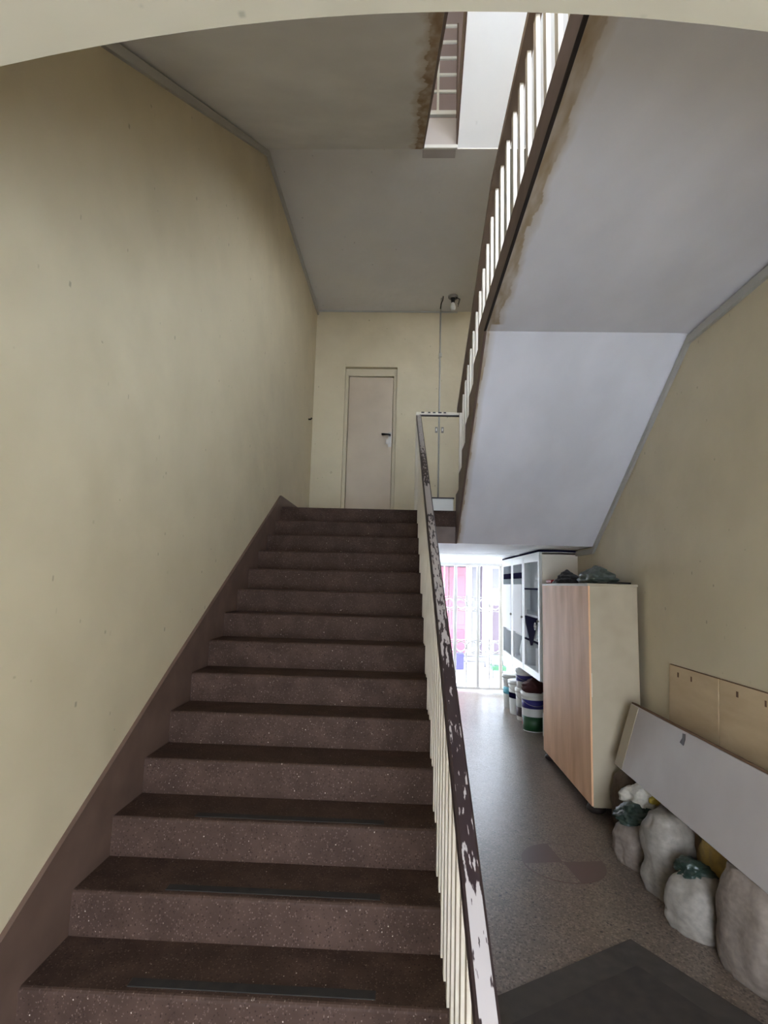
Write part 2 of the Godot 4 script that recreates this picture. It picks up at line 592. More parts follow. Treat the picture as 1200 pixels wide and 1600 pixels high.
func build_lower_flight() -> void:
	var s := thing("lower_staircase", "brown terrazzo staircase with white chips climbing to the landing with the door", "staircase")
	for i in 14:
		var k := 14 - i
		var d := D - k * T
		obj("step", step_mesh(d, LH - k * R, XL, 0.212, -0.0152), M.terrazzo, s)
	# worn grip strips let into the lower treads
	for k in [14, 13, 12, 11]:
		var d: float = D - k * T
		var y: float = LH - k * R
		obj("grip_strip", box(Vector3(-0.86, y - 0.004, -d - 0.03), Vector3(-0.06, y + 0.002, -d - 0.072), 0.0018), M.grip, s, "black anti-slip strip")
	# waist below the steps
	var st := mb()
	side_prism(st, [Vector2(D - 14 * T + 0.05, 0.0), Vector2(D - 14 * T + 0.5, 0.0), Vector2(D + 0.02, LH - 0.44), Vector2(D + 0.02, LH - R), Vector2(D - 14 * T + 0.05, 0.155 - R + 0.0)], XL, 0.205, 0.0, -0.0152)
	obj("waist", st, M.terrazzo, s)
	st = mb()
	side_prism(st, [Vector2(1.95, 0), Vector2(-ZB - 0.01, 0), Vector2(-ZB - 0.01, US - 0.004), Vector2(D + 0.02, US - 0.004), Vector2(D + 0.02, LH - 0.45), Vector2(1.95, 0.02)], 0.03, 0.135, 0.0, -0.0152)
	obj("flank_wall", st, M.wall, s, "cream plastered flank below the steps")
	# skirting on the left wall
	st = mb()
	side_prism(st, [Vector2(1.1, -0.0), Vector2(1.1, 0.105), Vector2(3.0, 1.165), Vector2(5.34, 2.43), Vector2(5.34, 2.0), Vector2(1.7, 0.0)], XL, XL + 0.018)
	obj("skirting", st, M.skirting, s)
	# landing
	var l := thing("half_landing", "brown edged half landing in front of the cream door", "landing")
	obj("slab", box(Vector3(XL, US, -D - 0.004), Vector3(XR, LH, ZB), 0.004), M.white_wall, l)
	st = mb()
	cbox(st, Vector3(XL, LH - R, -D - 0.03), Vector3(X2 + 0.012, LH + 0.002, -D + 0.006), 0.006)
	obj("edge_strip", st, M.terrazzo, l)
	obj("edge_face", box(Vector3(0.09, US - 0.002, -D - 0.02), Vector3(X2, LH - R + 0.005, -D + 0.002)), M.brown, l)
	obj("tread_slab", box(Vector3(XL, LH - 0.01, -D - 0.03), Vector3(XR, LH + 0.001, ZB)), M.terrazzo, l)
	st = mb()
	side_prism(st, [Vector2(5.34, 2.3), Vector2(5.34, 2.43), Vector2(-ZB, 2.43), Vector2(-ZB, 2.3)], XL, XL + 0.018)
	obj("skirting", st, M.skirting, l)
	obj("upstand", box(Vector3(0.12, LH, -D - 0.07), Vector3(0.462, 2.445, -D - 0.01), 0.004), M.plastic_white, l, "white upstand at the stairwell")
	obj("upstand_cap", box(Vector3(0.115, 2.445, -D - 0.075), Vector3(0.47, 2.457, -D - 0.004), 0.002), M.rail_dark, l)

func build_second_flight() -> void:
	var s := thing("middle_staircase", "pale undersided staircase rising from the landing, brown stringer and stepped edge", "staircase")
	for k in 7:
		obj("step", step_mesh(D - k * T, LH + (k + 1) * R, X2 + 0.006, XR, 0.0, -1.0), M.terrazzo, s)
	var st := mb()
	# waist slab; its underside is the soffit part below
	side_prism(st, [Vector2(D, US + 0.006), Vector2(3.5, FU + 0.006), Vector2(3.5, FL - 0.01), Vector2(D, LH - 0.005)], X2 + 0.002, XR)
	obj("waist", st, M.white_wall, s)
	# soffit skin with its own texture coordinates
	st = mb()
	var a := Vector3(X2, US, -D)
	var b := Vector3(XR, US, -D)
	var c := Vector3(XR, FU, -3.5)
	var d := Vector3(X2, FU, -3.5)
	quad_uv(st, [a, d, c, b], [Vector2(0, 1), Vector2(0, 0.52), Vector2(1, 0.52), Vector2(1, 1)])
	var t := Vector3(0, 0.006, 0)
	quad_uv(st, [a + t, b + t, c + t, d + t], [Vector2(0, 1), Vector2(1, 1), Vector2(1, 0.5), Vector2(0, 0.5)])
	obj("soffit", st, M.soffit, s, "pale grey soffit stained brown along its inner edge")
	# brown stringer with the saw-tooth of the steps
	st = mb()
	var pl: Array = [Vector2(D + 0.05, US - 0.002), Vector2(D + 0.05, LH)]
	for k in 7:
		pl.append(Vector2(D - k * T + 0.012, LH + k * R + 0.012))
		pl.append(Vector2(D - k * T + 0.012, LH + (k + 1) * R + 0.006))
	pl.append(Vector2(D - 6 * T - 0.16, FL + 0.006))
	pl.append(Vector2(3.5, FL + 0.006))
	pl.append(Vector2(3.5, FU - 0.002))
	pl.append(Vector2(D, US - 0.002))
	side_prism(st, pl, X2 - 0.012, X2 + 0.004)
	obj("stringer", st, M.brown, s, "brown painted stringer")

	var f := structure("floor_upper")
	obj("slab", box(Vector3(X2 + 0.002, FU + 0.006, -3.5), Vector3(XR, FL - 0.01, -1.2)), M.white_wall, f)
	st = mb()
	a = Vector3(X2, FU, -3.5)
	b = Vector3(XR, FU, -3.5)
	c = Vector3(XR, FU, -1.0)
	d = Vector3(X2, FU, -1.0)
	quad_uv(st, [a, d, c, b], [Vector2(0, 0.52), Vector2(0, 0), Vector2(1, 0), Vector2(1, 0.52)])
	quad_uv(st, [a + t, b + t, c + t, d + t], [Vector2(0, 0.5), Vector2(1, 0.5), Vector2(1, 0), Vector2(0, 0)])
	obj("soffit", st, M.soffit, f)
	obj("edge_board", box(Vector3(X2 - 0.012, FU + 0.008, -3.5), Vector3(X2 + 0.004, FL + 0.006, -1.0)), M.brown, f)
	obj("edge_bead", box(Vector3(X2 - 0.015, FU - 0.002, -3.5), Vector3(X2 + 0.002, FU + 0.008, -1.0), 0.003), M.brown_line, f)
	obj("tread_slab", box(Vector3(X2 + 0.006, FL - 0.01, -3.79), Vector3(XR, FL, -1.0)), M.terrazzo, f)

func build_upper_flights() -> void:
	# third flight, over the lower one
	var s := thing("third_staircase", "upper staircase over the lower flight, grey underside with brown stained edge", "staircase")
	var st := mb()
	var slope := 0.6247
	var x1 := 0.118
	var sk := -0.0105
	var d0 := 1.18
	var a := Vector3(XL, FU, -d0)
	var b := Vector3(x1 + sk * d0, FU, -d0)
	var c := Vector3(x1 + sk * ZH, HU, -ZH)
	var d := Vector3(XL, HU, -ZH)
	quad_uv(st, [a, d, c, b], [Vector2(1, 0), Vector2(1, 1), Vector2(0, 1), Vector2(0, 0)])
	var t := Vector3(0, 0.006, 0)
	quad_uv(st, [a + t, b + t, c + t, d + t], [Vector2(1, 0), Vector2(0, 0), Vector2(0, 1), Vector2(1, 1)])
	obj("soffit", st, M.soffit_old, s)
	st = mb()
	side_prism(st, [Vector2(d0, FU + 0.006), Vector2(ZH, HU + 0.006), Vector2(ZH, HL), Vector2(d0, FL)], XL, x1 - 0.002, 0.0, sk)
	obj("waist", st, M.white_wall, s)
	for k in 12:
		obj("step", step_mesh(1.12 + 0.26 * k, FL + (k + 1) * 0.1596, XL, x1 - 0.004, sk, 1.0, 0.1596, 0.26), M.terrazzo, s)
	st = mb()
	side_prism(st, [Vector2(d0, FU), Vector2(ZH, HU), Vector2(ZH, HL + 0.1), Vector2(d0, FL + 0.1)], x1 - 0.001, x1 + 0.012, sk, sk)
	obj("stringer", st, M.brown, s)
	# upper half landing
	var l := thing("upper_landing", "flat grey ceiling slab of the upper half landing above the door", "landing")
	obj("slab", box(Vector3(XL, HU, -ZH), Vector3(XR, HL, ZB)), M.ceiling, l)
	obj("kerb", box(Vector3(0.075, HU - 0.004, -ZH + 0.012), Vector3(0.352, 5.43, -ZH - 0.1), 0.006), M.board, l, "grey kerb in the stairwell gap")
	obj("kerb_lip", box(Vector3(0.07, HU - 0.012, -ZH + 0.03), Vector3(0.36, HU + 0.02, -ZH + 0.008), 0.003), M.plastic_white, l)
	# fourth flight, back towards the entrance
	var q := thing("fourth_staircase", "topmost visible staircase underside, bright bluish white in the stairwell gap", "staircase")
	st = mb()
	side_prism(st, [Vector2(ZH, HU + 0.01), Vector2(1.2, 7.03), Vector2(1.2, 7.2), Vector2(ZH + 0.1, HL + 0.12)], 0.348, XR, 0.003, 0.0)
	obj("waist", st, M.white_wall, q)
	for k in 11:
		obj("step", step_mesh(ZH - T * k, HL + (k + 1) * 0.165, 0.37, XR, 0.0, -1.0, 0.165), M.terrazzo, q)
	st = mb()
	side_prism(st, [Vector2(ZH, HU + 0.02), Vector2(1.2, 7.04), Vector2(1.2, 7.3), Vector2(ZH, HL + 0.18)], 0.338, 0.348, 0.003, 0.003)
	obj("stringer", st, M.brown, q)
	# grille on the upper landing in the gap, and the brown sheet behind it
	var g := thing("well_grille", "white ladder-like grille bars above the kerb in the stairwell gap", "grille")
	obj("sill_bar", box(Vector3(0.085, 5.445, -ZH + 0.03), Vector3(0.345, 5.485, -ZH - 0.01), 0.004), M.plastic_white, g)
	for i in 5:
		var y: float = [5.668, 5.823, 5.979, 6.13, 6.282][i]
		obj("bar", box(Vector3(0.10, y - 0.012, -ZH + 0.02), Vector3(0.345, y + 0.012, -ZH), 0.003), M.plastic_white, g)
	obj("upright", box(Vector3(0.185, 5.48, -ZH + 0.026), Vector3(0.203, 6.02, -ZH + 0.004), 0.003), M.plastic_white, g)
	obj("upright", box(Vector3(0.345, 5.43, -ZH + 0.024), Vector3(0.36, 6.3, -ZH + 0.002), 0.003), M.brown, g)
	solo("brown_sheet", box(Vector3(0.02, HL + 0.002, -ZH - 0.3), Vector3(0.5, 7.6, -ZH - 0.33), 0.003), flat(Color(0.58, 0.51, 0.50), 0.6), "mauve brown sheet standing behind the ladder-like grille", "sheet")

func slat_between(parent: Node, x0: float, x1: float, d: float, w: float, b0: float, b1: float, t0: float, t1: float) -> void:
	var st := mb()
	side_prism(st, [Vector2(d, b0), Vector2(d + w, b1), Vector2(d + w, t1), Vector2(d, t0)], x0, x1)
	obj("slat", st, M.slat, parent)

func build_railings() -> void:
	# lower flight: flat white slats under a flaking handrail
	var s := thing("lower_railing", "long stair railing with flaking cream and dark brown handrail over white slats", "railing")
	var st := mb()
	var H := 0.955
	var pts: Array = []
	for d in [1.02, 5.36]:
		pts.append([d, nosing(d) + H, 0.193 - 0.0152 * d])
	var hw := 0.0235
	var n: Array = pts[0]
	var f: Array = pts[1]
	var v := func(e: Array, sx: float, dy: float) -> Vector3: return Vector3(e[2] + sx, e[1] + dy, -e[0])
	# top face and two side faces share the flaking paint
	var e := 0.006
	quad_uv(st, [v.call(n, -hw + e, 0), v.call(f, -hw + e, 0), v.call(f, hw - e, 0), v.call(n, hw - e, 0)], [Vector2(0, 0.08), Vector2(1, 0.08), Vector2(1, 0.92), Vector2(0, 0.92)])
	obj("handrail_paint", st, M.peel, s, "flaking cream paint on the handrail top")
	st = mb()
	for q in [[-hw + e, 0.0, -hw, -e], [-hw, -e, -hw, -0.05], [-hw, -0.05, hw, -0.05], [hw, -0.05, hw, -e], [hw, -e, hw - e, 0.0]]:
		quad(st, v.call(n, q[0], q[1]), v.call(n, q[2], q[3]), v.call(f, q[2], q[3]), v.call(f, q[0], q[1]))
	for w in [n, f]:
		quad(st, v.call(w, -hw, 0), v.call(w, hw, 0), v.call(w, hw, -0.05), v.call(w, -hw, -0.05))
	obj("handrail", st, M.rail_dark, s, "dark brown handrail")
	var d := 1.12
	while d < 5.30:
		var x := 0.193 - 0.0152 * d + 0.013
		var foot: float = 0.0 if d < D - 14 * T else LH - R * ceilf((D - d) / T - 0.0001)
		var w := 0.042
		var foot2: float = 0.0 if d + w < D - 14 * T else LH - R * ceilf((D - d - w) / T - 0.0001)
		slat_between(s, x - 0.013, x + 0.005, d, w, minf(foot, foot2), minf(foot, foot2), nosing(d) + H - 0.048, nosing(d + w) + H - 0.048)
		d += 0.118
	obj("newel", box(Vector3(0.085, LH, -D + 0.0), Vector3(0.118, 3.30, -D - 0.034), 0.003), M.slat, s)
	obj("newel", box(Vector3(0.155, 0.0, -1.0), Vector3(0.20, nosing(1.02) + H + 0.01, -1.045), 0.003), M.slat, s)

	# short rail across the gap on the landing
	var l := thing("landing_rail", "short white flaking rail across the gap on the landing", "railing")
	obj("rail", box(Vector3(0.085, 3.275, -D + 0.004), Vector3(0.52, 3.302, -D - 0.036), 0.004), M.slat, l)
	obj("rail_underside", box(Vector3(0.119, 3.266, -D + 0.002), Vector3(0.515, 3.275, -D - 0.034), 0.002), M.rail_dark, l)
	for i in 5:
		var x := 0.14 + 0.055 * i + rng.randf_range(-0.01, 0.01)
		obj("bare_patch", box(Vector3(x, 3.29, -D + 0.0052), Vector3(x + rng.randf_range(0.01, 0.035), 3.3028, -D - 0.01)), M.rail_dark, l, "dark patch of bare rail")

	# railing of the second flight and of the first floor edge
	var u := thing("upper_railing", "white slatted railing with brown handrail along the upper floor edge", "railing")
	var hr: Array = [[5.3, 3.27], [3.2, 4.02], [1.05, 4.035]]
	var under := func(dd: float) -> float:
		if dd > 3.2:
			return lerpf(4.02, 3.27, (dd - 3.2) / 2.1)
		return lerpf(4.035, 4.02, (dd - 1.05) / 2.15)
	for i in 2:
		st = mb()
		var a0: float = hr[i][0]
		var a1: float = hr[i + 1][0]
		side_prism(st, [Vector2(a0, under.call(a0)), Vector2(a1, under.call(a1)), Vector2(a1, under.call(a1) + 0.045), Vector2(a0, under.call(a0) + 0.045)], X2 - 0.02, X2 + 0.035)
		obj("handrail", st, M.rail_brown, u, "brown handrail")
	d = 1.3
	while d < 5.2:
		var foot: float = FL + 0.004
		if d + 0.04 > D - 6 * T:
			foot = LH + R * (floorf((D - d - 0.04) / T) + 1.0)
		slat_between(u, X2 + 0.008, X2 + 0.026, d, 0.045, foot, foot, under.call(d), under.call(d + 0.045))
		d += 0.186 if d > 2.5 else 0.165
	obj("newel", box(Vector3(X2 + 0.004, LH, -5.3), Vector3(X2 + 0.034, 3.3, -5.334), 0.003), M.slat, u)

func sweep_x(called: String, parent: Node, m: Material, pts: Array, drop: float, x0: float, x1: float, gap := 0.0) -> void:
	# strip along a wall; pts are (distance, height) of its upper edge
	for i in pts.size() - 1:
		var a: Vector2 = pts[i]
		var b: Vector2 = pts[i + 1]
		var st := mb()
		side_prism(st, [a - Vector2(0, gap), b - Vector2(0, gap), b - Vector2(0, drop + gap), a - Vector2(0, drop + gap)], x0, x1)
		obj(called, st, m, parent)

func build_trims() -> void:
	# cover strip where the left wall meets the soffit
	var t := structure("trim_1", "grey cover strip between left wall and stair soffit")
	sweep_x("strip", t, M.trim, [Vector2(1.2, FU + 0.012), Vector2(ZH, HU), Vector2(-ZB, HU)], 0.05, XL, XL + 0.022, 0.012)
	# white cable duct on the right wall
	var r := structure("trim_2", "white cable duct below the soffit on the right wall")
	var run := [Vector2(6.3, US), Vector2(D + 0.02, US), Vector2(3.5, FU), Vector2(1.0, FU)]
	sweep_x("duct", r, M.trim, run, 0.05, XR - 0.022, XR, 0.016)
	var b := structure("trim_3")
	obj("strip", box(Vector3(XL, HU - 0.02, ZB + 0.012), Vector3(0.62, HU, ZB), 0.002), M.trim, b)

func build_landing_fittings() -> void:
	# door
	var d := structure("door_1", "plain cream door on the landing with a dark lever handle")
	var z := ZB
	obj("frame", box(Vector3(-0.814, LH, z - 0.06), Vector3(-0.772, 4.315, z - 0.14), 0.004), M.frame, d)
	obj("frame", box(Vector3(-0.185, LH, z - 0.06), Vector3(-0.143, 4.315, z - 0.14), 0.004), M.frame, d)
	obj("frame", box(Vector3(-0.814, 4.29, z - 0.06), Vector3(-0.143, 4.39, z - 0.14), 0.004), M.frame, d)
	var leaf := obj("leaf", box(Vector3(-0.766, LH + 0.008, z - 0.085), Vector3(-0.191, 4.284, z - 0.125), 0.003), M.door, d)
	var st := mb()
	cbox(st, Vector3(-0.236, 3.36, z - 0.072), Vector3(-0.204, 3.54, z - 0.085), 0.004)
	obj("lock_plate", st, M.steel, leaf)
	st = mb(true)
	tube(st, [Vector3(-0.218, 3.505, z - 0.07), Vector3(-0.218, 3.505, z - 0.03), Vector3(-0.24, 3.507, z - 0.024), Vector3(-0.325, 3.51, z - 0.024)], 0.012, 8)
	obj("lever", st, M.black_metal, leaf, "dark lever handle")
	st = mb()
	cbox(st, Vector3(-0.26, 3.40, z - 0.05), Vector3(-0.222, 3.44, z - 0.07), 0.004)
	obj("padlock", st, M.steel, leaf)
	# closing sheet behind the niche
	shell("wall_niche", box(Vector3(-0.814, LH, z - 0.2), Vector3(-0.143, 4.39, z - 0.15)), M.wall)
	# conduit, box and switches
	var c := thing("wall_conduit", "thin white conduit running down the wall from ceiling to switches", "conduit")
	st = mb(true)
	tube(st, [Vector3(0.402, HU - 0.005, z + 0.012), Vector3(0.405, 2.46, z + 0.012)], 0.0105, 8)
	obj("pipe", st, M.trim, c)
	obj("junction_box", box(Vector3(0.388, 4.53, z), Vector3(0.424, 4.585, z + 0.025), 0.004), M.trim, c)
	st = mb(true)
	tube(st, [Vector3(0.402, HU - 0.012, z + 0.012), Vector3(0.392, HU - 0.012, -6.63)], 0.009, 8)
	obj("pipe", st, M.trim, c)
	for i in 2:
		var x: float = [0.355, 0.432][i]
		var sw := thing("light_switch", ["grey wall switch on the door side of the white conduit", "grey wall switch on the stairwell side of the white conduit"][i], "switch", Vector3(x, 3.53, z), 0.0, "switches beside the conduit")
		obj("plate", box(Vector3(0, 0, 0), Vector3(0.032, 0.075, 0.012), 0.003), M.switch_grey, sw)
		obj("rocker", box(Vector3(0.008, 0.02, 0.012), Vector3(0.024, 0.055, 0.018), 0.003), M.plastic_white, sw)
	# ceiling lamp, off
	var l := thing("ceiling_lamp", "bare bulb in a worn round holder on the landing ceiling", "lamp", Vector3(0.53, HU, -6.6))
	st = mb(true)
	lathe(st, [Vector2(0, -0.025), Vector2(0.052, -0.025), Vector2(0.06, -0.018), Vector2(0.062, 0.0), Vector2(0, 0.0)], Vector3.ZERO, 20)
	obj("rose", st, M.switch_grey, l)
	st = mb(true)
	lathe(st, [Vector2(0, -0.085), Vector2(0.022, -0.085), Vector2(0.024, -0.05), Vector2(0.03, -0.025), Vector2(0, -0.025)], Vector3.ZERO, 16)
	obj("socket", st, M.hole, l)
	st = mb(true)
	lathe(st, [Vector2(0, -0.19), Vector2(0.02, -0.185), Vector2(0.034, -0.165), Vector2(0.036, -0.145), Vector2(0.028, -0.115), Vector2(0.018, -0.085)], Vector3.ZERO, 18)
	obj("bulb", st, M.plastic_white, l)
	for i in 2:
		st = mb(true)
		tube(st, [Vector3(0.03, -0.02, 0.02), Vector3(0.075 + 0.01 * i, -0.05, 0.03), Vector3(0.06, -0.11 - 0.03 * i, 0.01)], 0.004, 6)
		obj("wire", st, M.black_metal, l)
	st = mb(true)
	tube(st, [Vector3(0.41, HU, -6.6), Vector3(0.405, HU - 0.05, -6.6), Vector3(0.385, HU - 0.09, -6.62), Vector3(0.38, HU - 0.14, -6.65)], 0.007, 6)
	solo("loose_wire", st, M.black_metal, "short dark loose wire hanging beside the ceiling lamp", "wire")
	st = mb(true)
	tube(st, [Vector3(XL, 3.59, -6.69), Vector3(XL + 0.03, 3.59, -6.69), Vector3(XL + 0.04, 3.61, -6.69)], 0.011, 6)
	solo("wall_hook", st, M.black_metal, "small dark hook in the left wall near the door", "hook")
	st = mb(true)
	lathe(st, [Vector2(0, 0.004), Vector2(0.01, 0.003), Vector2(0.012, 0.0)], Vector3.ZERO, 10)
	var nl := solo("wall_hole_dot", st, M.hole, "tiny dark dot standing for a hole in the wall left of the door", "nail")  # raised dark dot in place of a small hole
	nl.transform = Transform3D(Basis(Vector3.RIGHT, PI / 2), Vector3(-0.951, 2.994, ZB))

func build_wardrobe() -> void:
	var w := thing("wardrobe", "low wardrobe with raw plywood face and cream end panel on dark feet", "wardrobe", Vector3(1.385, 0, -4.335))
	obj("carcass", box(Vector3(0.012, 0.075, -0.012), Vector3(0.365, 1.64, -1.39), 0.004), M.cream, w)
	obj("end_panel", box(Vector3(0.012, 0.06, 0.0), Vector3(0.365, 1.655, -0.018), 0.003), M.cream, w, "cream end panel")
	obj("plywood_face", box(Vector3(0.0, 0.07, 0.002), Vector3(0.014, 1.66, -1.405), 0.002), M.ply_red, w, "reddish raw plywood face")
	obj("edge_chip", box(Vector3(0.0125, 0.83, 0.0035), Vector3(0.019, 1.0, -0.001), 0.001), M.slat, w)
	obj("top_panel", box(Vector3(-0.004, 1.64, 0.004), Vector3(0.37, 1.66, -1.41), 0.003), M.cream, w)
	obj("plinth", box(Vector3(0.035, 0.05, -0.05), Vector3(0.34, 0.078, -1.36), 0.004), M.foot, w)
	for x in [0.07, 0.30]:
		for z in [-0.10, -1.33]:
			var st := mb(true)
			lathe(st, [Vector2(0, 0.0), Vector2(0.05, 0.0), Vector2(0.07, 0.02), Vector2(0.066, 0.04), Vector2(0.05, 0.052), Vector2(0, 0.052)], Vector3(x - 0.005, 0, z), 16)
			obj("foot", st, M.foot, w, "dark turned foot")
	# clutter on top
	var b := soft(Vector3(0.11, 0.12, 0.16), [0.95, 1.0, 0.8, 0.45, 0.12], 5, 0.22, 9.0)
	var o := solo("plastic_bag", b, M.film_dark, "dark plastic bag in a heap on the wardrobe beside the red packet", "bag")
	o.position = Vector3(1.50, 1.66, -5.28)
	b = soft(Vector3(0.13, 0.15, 0.25), [0.9, 1.0, 0.85, 0.5, 0.12], 6, 0.2, 8.0)
	o = solo("plastic_bag", b, M.film_green, "grey green plastic bundle on the wardrobe against the wall", "bag")
	o.position = Vector3(1.595, 1.66, -4.78)
	b = mb()
	cbox(b, Vector3(-0.05, 0, -0.1), Vector3(0.05, 0.035, 0.1), 0.008)
	o = solo("red_packet", b, M.red, "small red packet on the far corner of the wardrobe", "packet")
	o.position = Vector3(1.44, 1.66, -5.52)
	b = mb()
	cbox(b, Vector3(-0.1, 0, -0.07), Vector3(0.1, 0.014, 0.07), 0.004, Transform3D(Basis(Vector3.UP, 0.2), Vector3.ZERO))
	o = solo("dark_tray", b, M.film_dark, "flat dark tray in front of the plastic bundle on the wardrobe", "tray")
	o.position = Vector3(1.62, 1.66, -4.36 - 0.08)

func build_glass_cabinet() -> void:
	var x0 := 1.40
	var z0 := -5.93
	var z1 := -8.12
	var y0 := 0.672
	var y1 := 1.985
	var c := thing("display_cabinet", "white three-door glass display cabinet hung on the wall above the buckets", "cabinet", Vector3(x0, y0, z0))
	var X := XR - x0
	var L := z1 - z0
	var Hh := y1 - y0
	obj("side_panel", box(Vector3(0.03, 0, 0), Vector3(X, Hh, -0.02), 0.002), M.cabinet_side, c, "cream end panel")
	obj("side_panel", box(Vector3(0.03, 0, L), Vector3(X, Hh, L + 0.02), 0.002), M.cabinet, c)
	obj("bottom_panel", box(Vector3(0.03, 0, -0.02), Vector3(X, 0.02, L + 0.02)), M.cabinet, c)
	obj("top_panel", box(Vector3(0.0, Hh - 0.02, 0), Vector3(X, Hh + 0.004, L)), M.cabinet, c)
	obj("top_edge", box(Vector3(-0.006, Hh + 0.004, 0.006), Vector3(X, Hh + 0.022, L)), M.navy, c, "dark strip along the top")
	obj("back_panel", box(Vector3(X - 0.012, 0.02, -0.02), Vector3(X, Hh - 0.02, L + 0.02)), M.cabinet, c)
	for y in [0.36, 0.62, 0.92]:
		obj("shelf", box(Vector3(0.05, y, -0.02), Vector3(X - 0.012, y + 0.018, L + 0.02)), M.cabinet, c)
	var zs := [0.0, -0.80, -1.48, L]
	for i in 3:
		var a: float = zs[i] - 0.008
		var b: float = zs[i + 1] + 0.008
		var st := mb()
		var fw := 0.055
		cbox(st, Vector3(0.0, 0.0, b), Vector3(0.03, Hh - 0.02, b + fw), 0.003)
		cbox(st, Vector3(0.0, 0.0, a - fw), Vector3(0.03, Hh - 0.02, a), 0.003)
		cbox(st, Vector3(0.0, 0.0, b + fw), Vector3(0.03, 0.075, a - fw), 0.003)
		cbox(st, Vector3(0.0, Hh - 0.09, b + fw), Vector3(0.03, Hh - 0.02, a - fw), 0.003)
		var dr := obj("door", st, M.cabinet, c)
		obj("pane", box(Vector3(0.012, 0.07, b + fw - 0.005), Vector3(0.016, Hh - 0.085, a - fw + 0.005)), M.glass, dr)
		if i == 0:
			for y in [0.36, 0.92]:
				obj("glazing_bar", box(Vector3(0.002, y, b + fw), Vector3(0.02, y + 0.018, a - fw)), M.navy, dr)
		st = mb(true)
		var kz: float = (a - 0.03) if i == 0 else (a - 0.03)
		lathe(st, [Vector2(0, 0.022), Vector2(0.013, 0.02), Vector2(0.016, 0.012), Vector2(0.008, 0.005), Vector2(0.008, 0.0)], Vector3.ZERO, 12)
		var k := obj("knob", st, M.steel, dr)
		k.transform = Transform3D(Basis(Vector3.BACK, PI / 2), Vector3(0.0, 0.60, kz))
	# papers taped to the two far doors, dark label strips
	for i in 2:
		var a: float = zs[i + 1] - 0.08
		var b: float = zs[i + 2] + 0.08
		var side: String = ["middle", "far"][i]
		solo("paper_sheet", box(Vector3(x0 - 0.002, y0 + 0.40, z0 + b), Vector3(x0 + 0.011, y0 + 0.98, z0 + a), 0.001), M.paper, "large white paper taped to the %s cabinet door" % side, "paper", "papers on the cabinet doors")
		solo("label_strip", box(Vector3(x0 - 0.004, y0 + 1.05, z0 + b + 0.02), Vector3(x0 + 0.011, y0 + 1.12, z0 + a - 0.02), 0.001), M.navy, "dark blue label near the top of the %s cabinet door" % side, "label", "labels on the cabinet doors")
	# contents seen through the near door
	var st := mb()
	front_prism(st, [Vector2(-0.30, 0.0), Vector2(0.30, 0.0), Vector2(0.28, -0.04), Vector2(0.06, -0.30), Vector2(-0.02, -0.31), Vector2(-0.26, -0.08)], 0.0, 0.007)
	var o := solo("pennant", st, M.navy, "dark pennant hanging in the near glass door", "pennant")
	o.transform = Transform3D(Basis(Vector3.UP, -PI / 2), Vector3(x0 + 0.010, y0 + 0.625, z0 - 0.42))
	st = mb(true)
	var ring: Array = []
	for i in 20:
		ring.append(Vector3(0, cos(TAU * i / 20.0) * 0.035, sin(TAU * i / 20.0) * 0.035))
	tube(st, ring, 0.006, 6, true)
	o = solo("key_ring", st, M.steel, "pale ring hanging at the dark pennant in the cabinet", "ring")
	o.position = Vector3(x0 - 0.008, y0 + 0.54, z0 - 0.16)
	for i in 7:
		var shelf: float = [0.02, 0.02, 0.378, 0.638, 0.638, 0.938, 0.938][i]
		var z: float = [-0.25, -0.5, -0.6, -0.3, -0.55, -0.35, -0.6][i]
		var h: float = [0.2, 0.26, 0.16, 0.08, 0.14, 0.06, 0.1][i]
		st = mb()
		cbox(st, Vector3(-0.1, 0, -0.08), Vector3(0.1, h, 0.08), 0.006, Transform3D(Basis(Vector3.UP, 0.3 * i), Vector3.ZERO))
		var names := ["pale carton on the bottom cabinet shelf behind the near glass door", "tall pale carton on the bottom cabinet shelf", "white carton on the lower middle cabinet shelf beside the pennant",
			"flat pale carton on the upper middle cabinet shelf", "pale square carton on the upper middle cabinet shelf", "thin pale carton on the top cabinet shelf", "pale carton on the top cabinet shelf near its middle"]
		o = solo("carton", st, M.paper if i % 2 == 0 else M.cabinet, names[i], "carton", "cartons in the display cabinet")
		o.position = Vector3(x0 + 0.2, y0 + shelf, z0 + z)
	st = mb(true)
	lathe(st, [Vector2(0, 0), Vector2(0.1, 0.0), Vector2(0.15, 0.05), Vector2(0.17, 0.16), Vector2(0.15, 0.28), Vector2(0.06, 0.33), Vector2(0, 0.335)], Vector3.ZERO, 20)
	o = solo("grey_jar", st, M.bucket_old, "round grey jar behind the middle cabinet door", "jar")
	o.position = Vector3(x0 + 0.2, y0 + 0.02, z0 - 1.15)

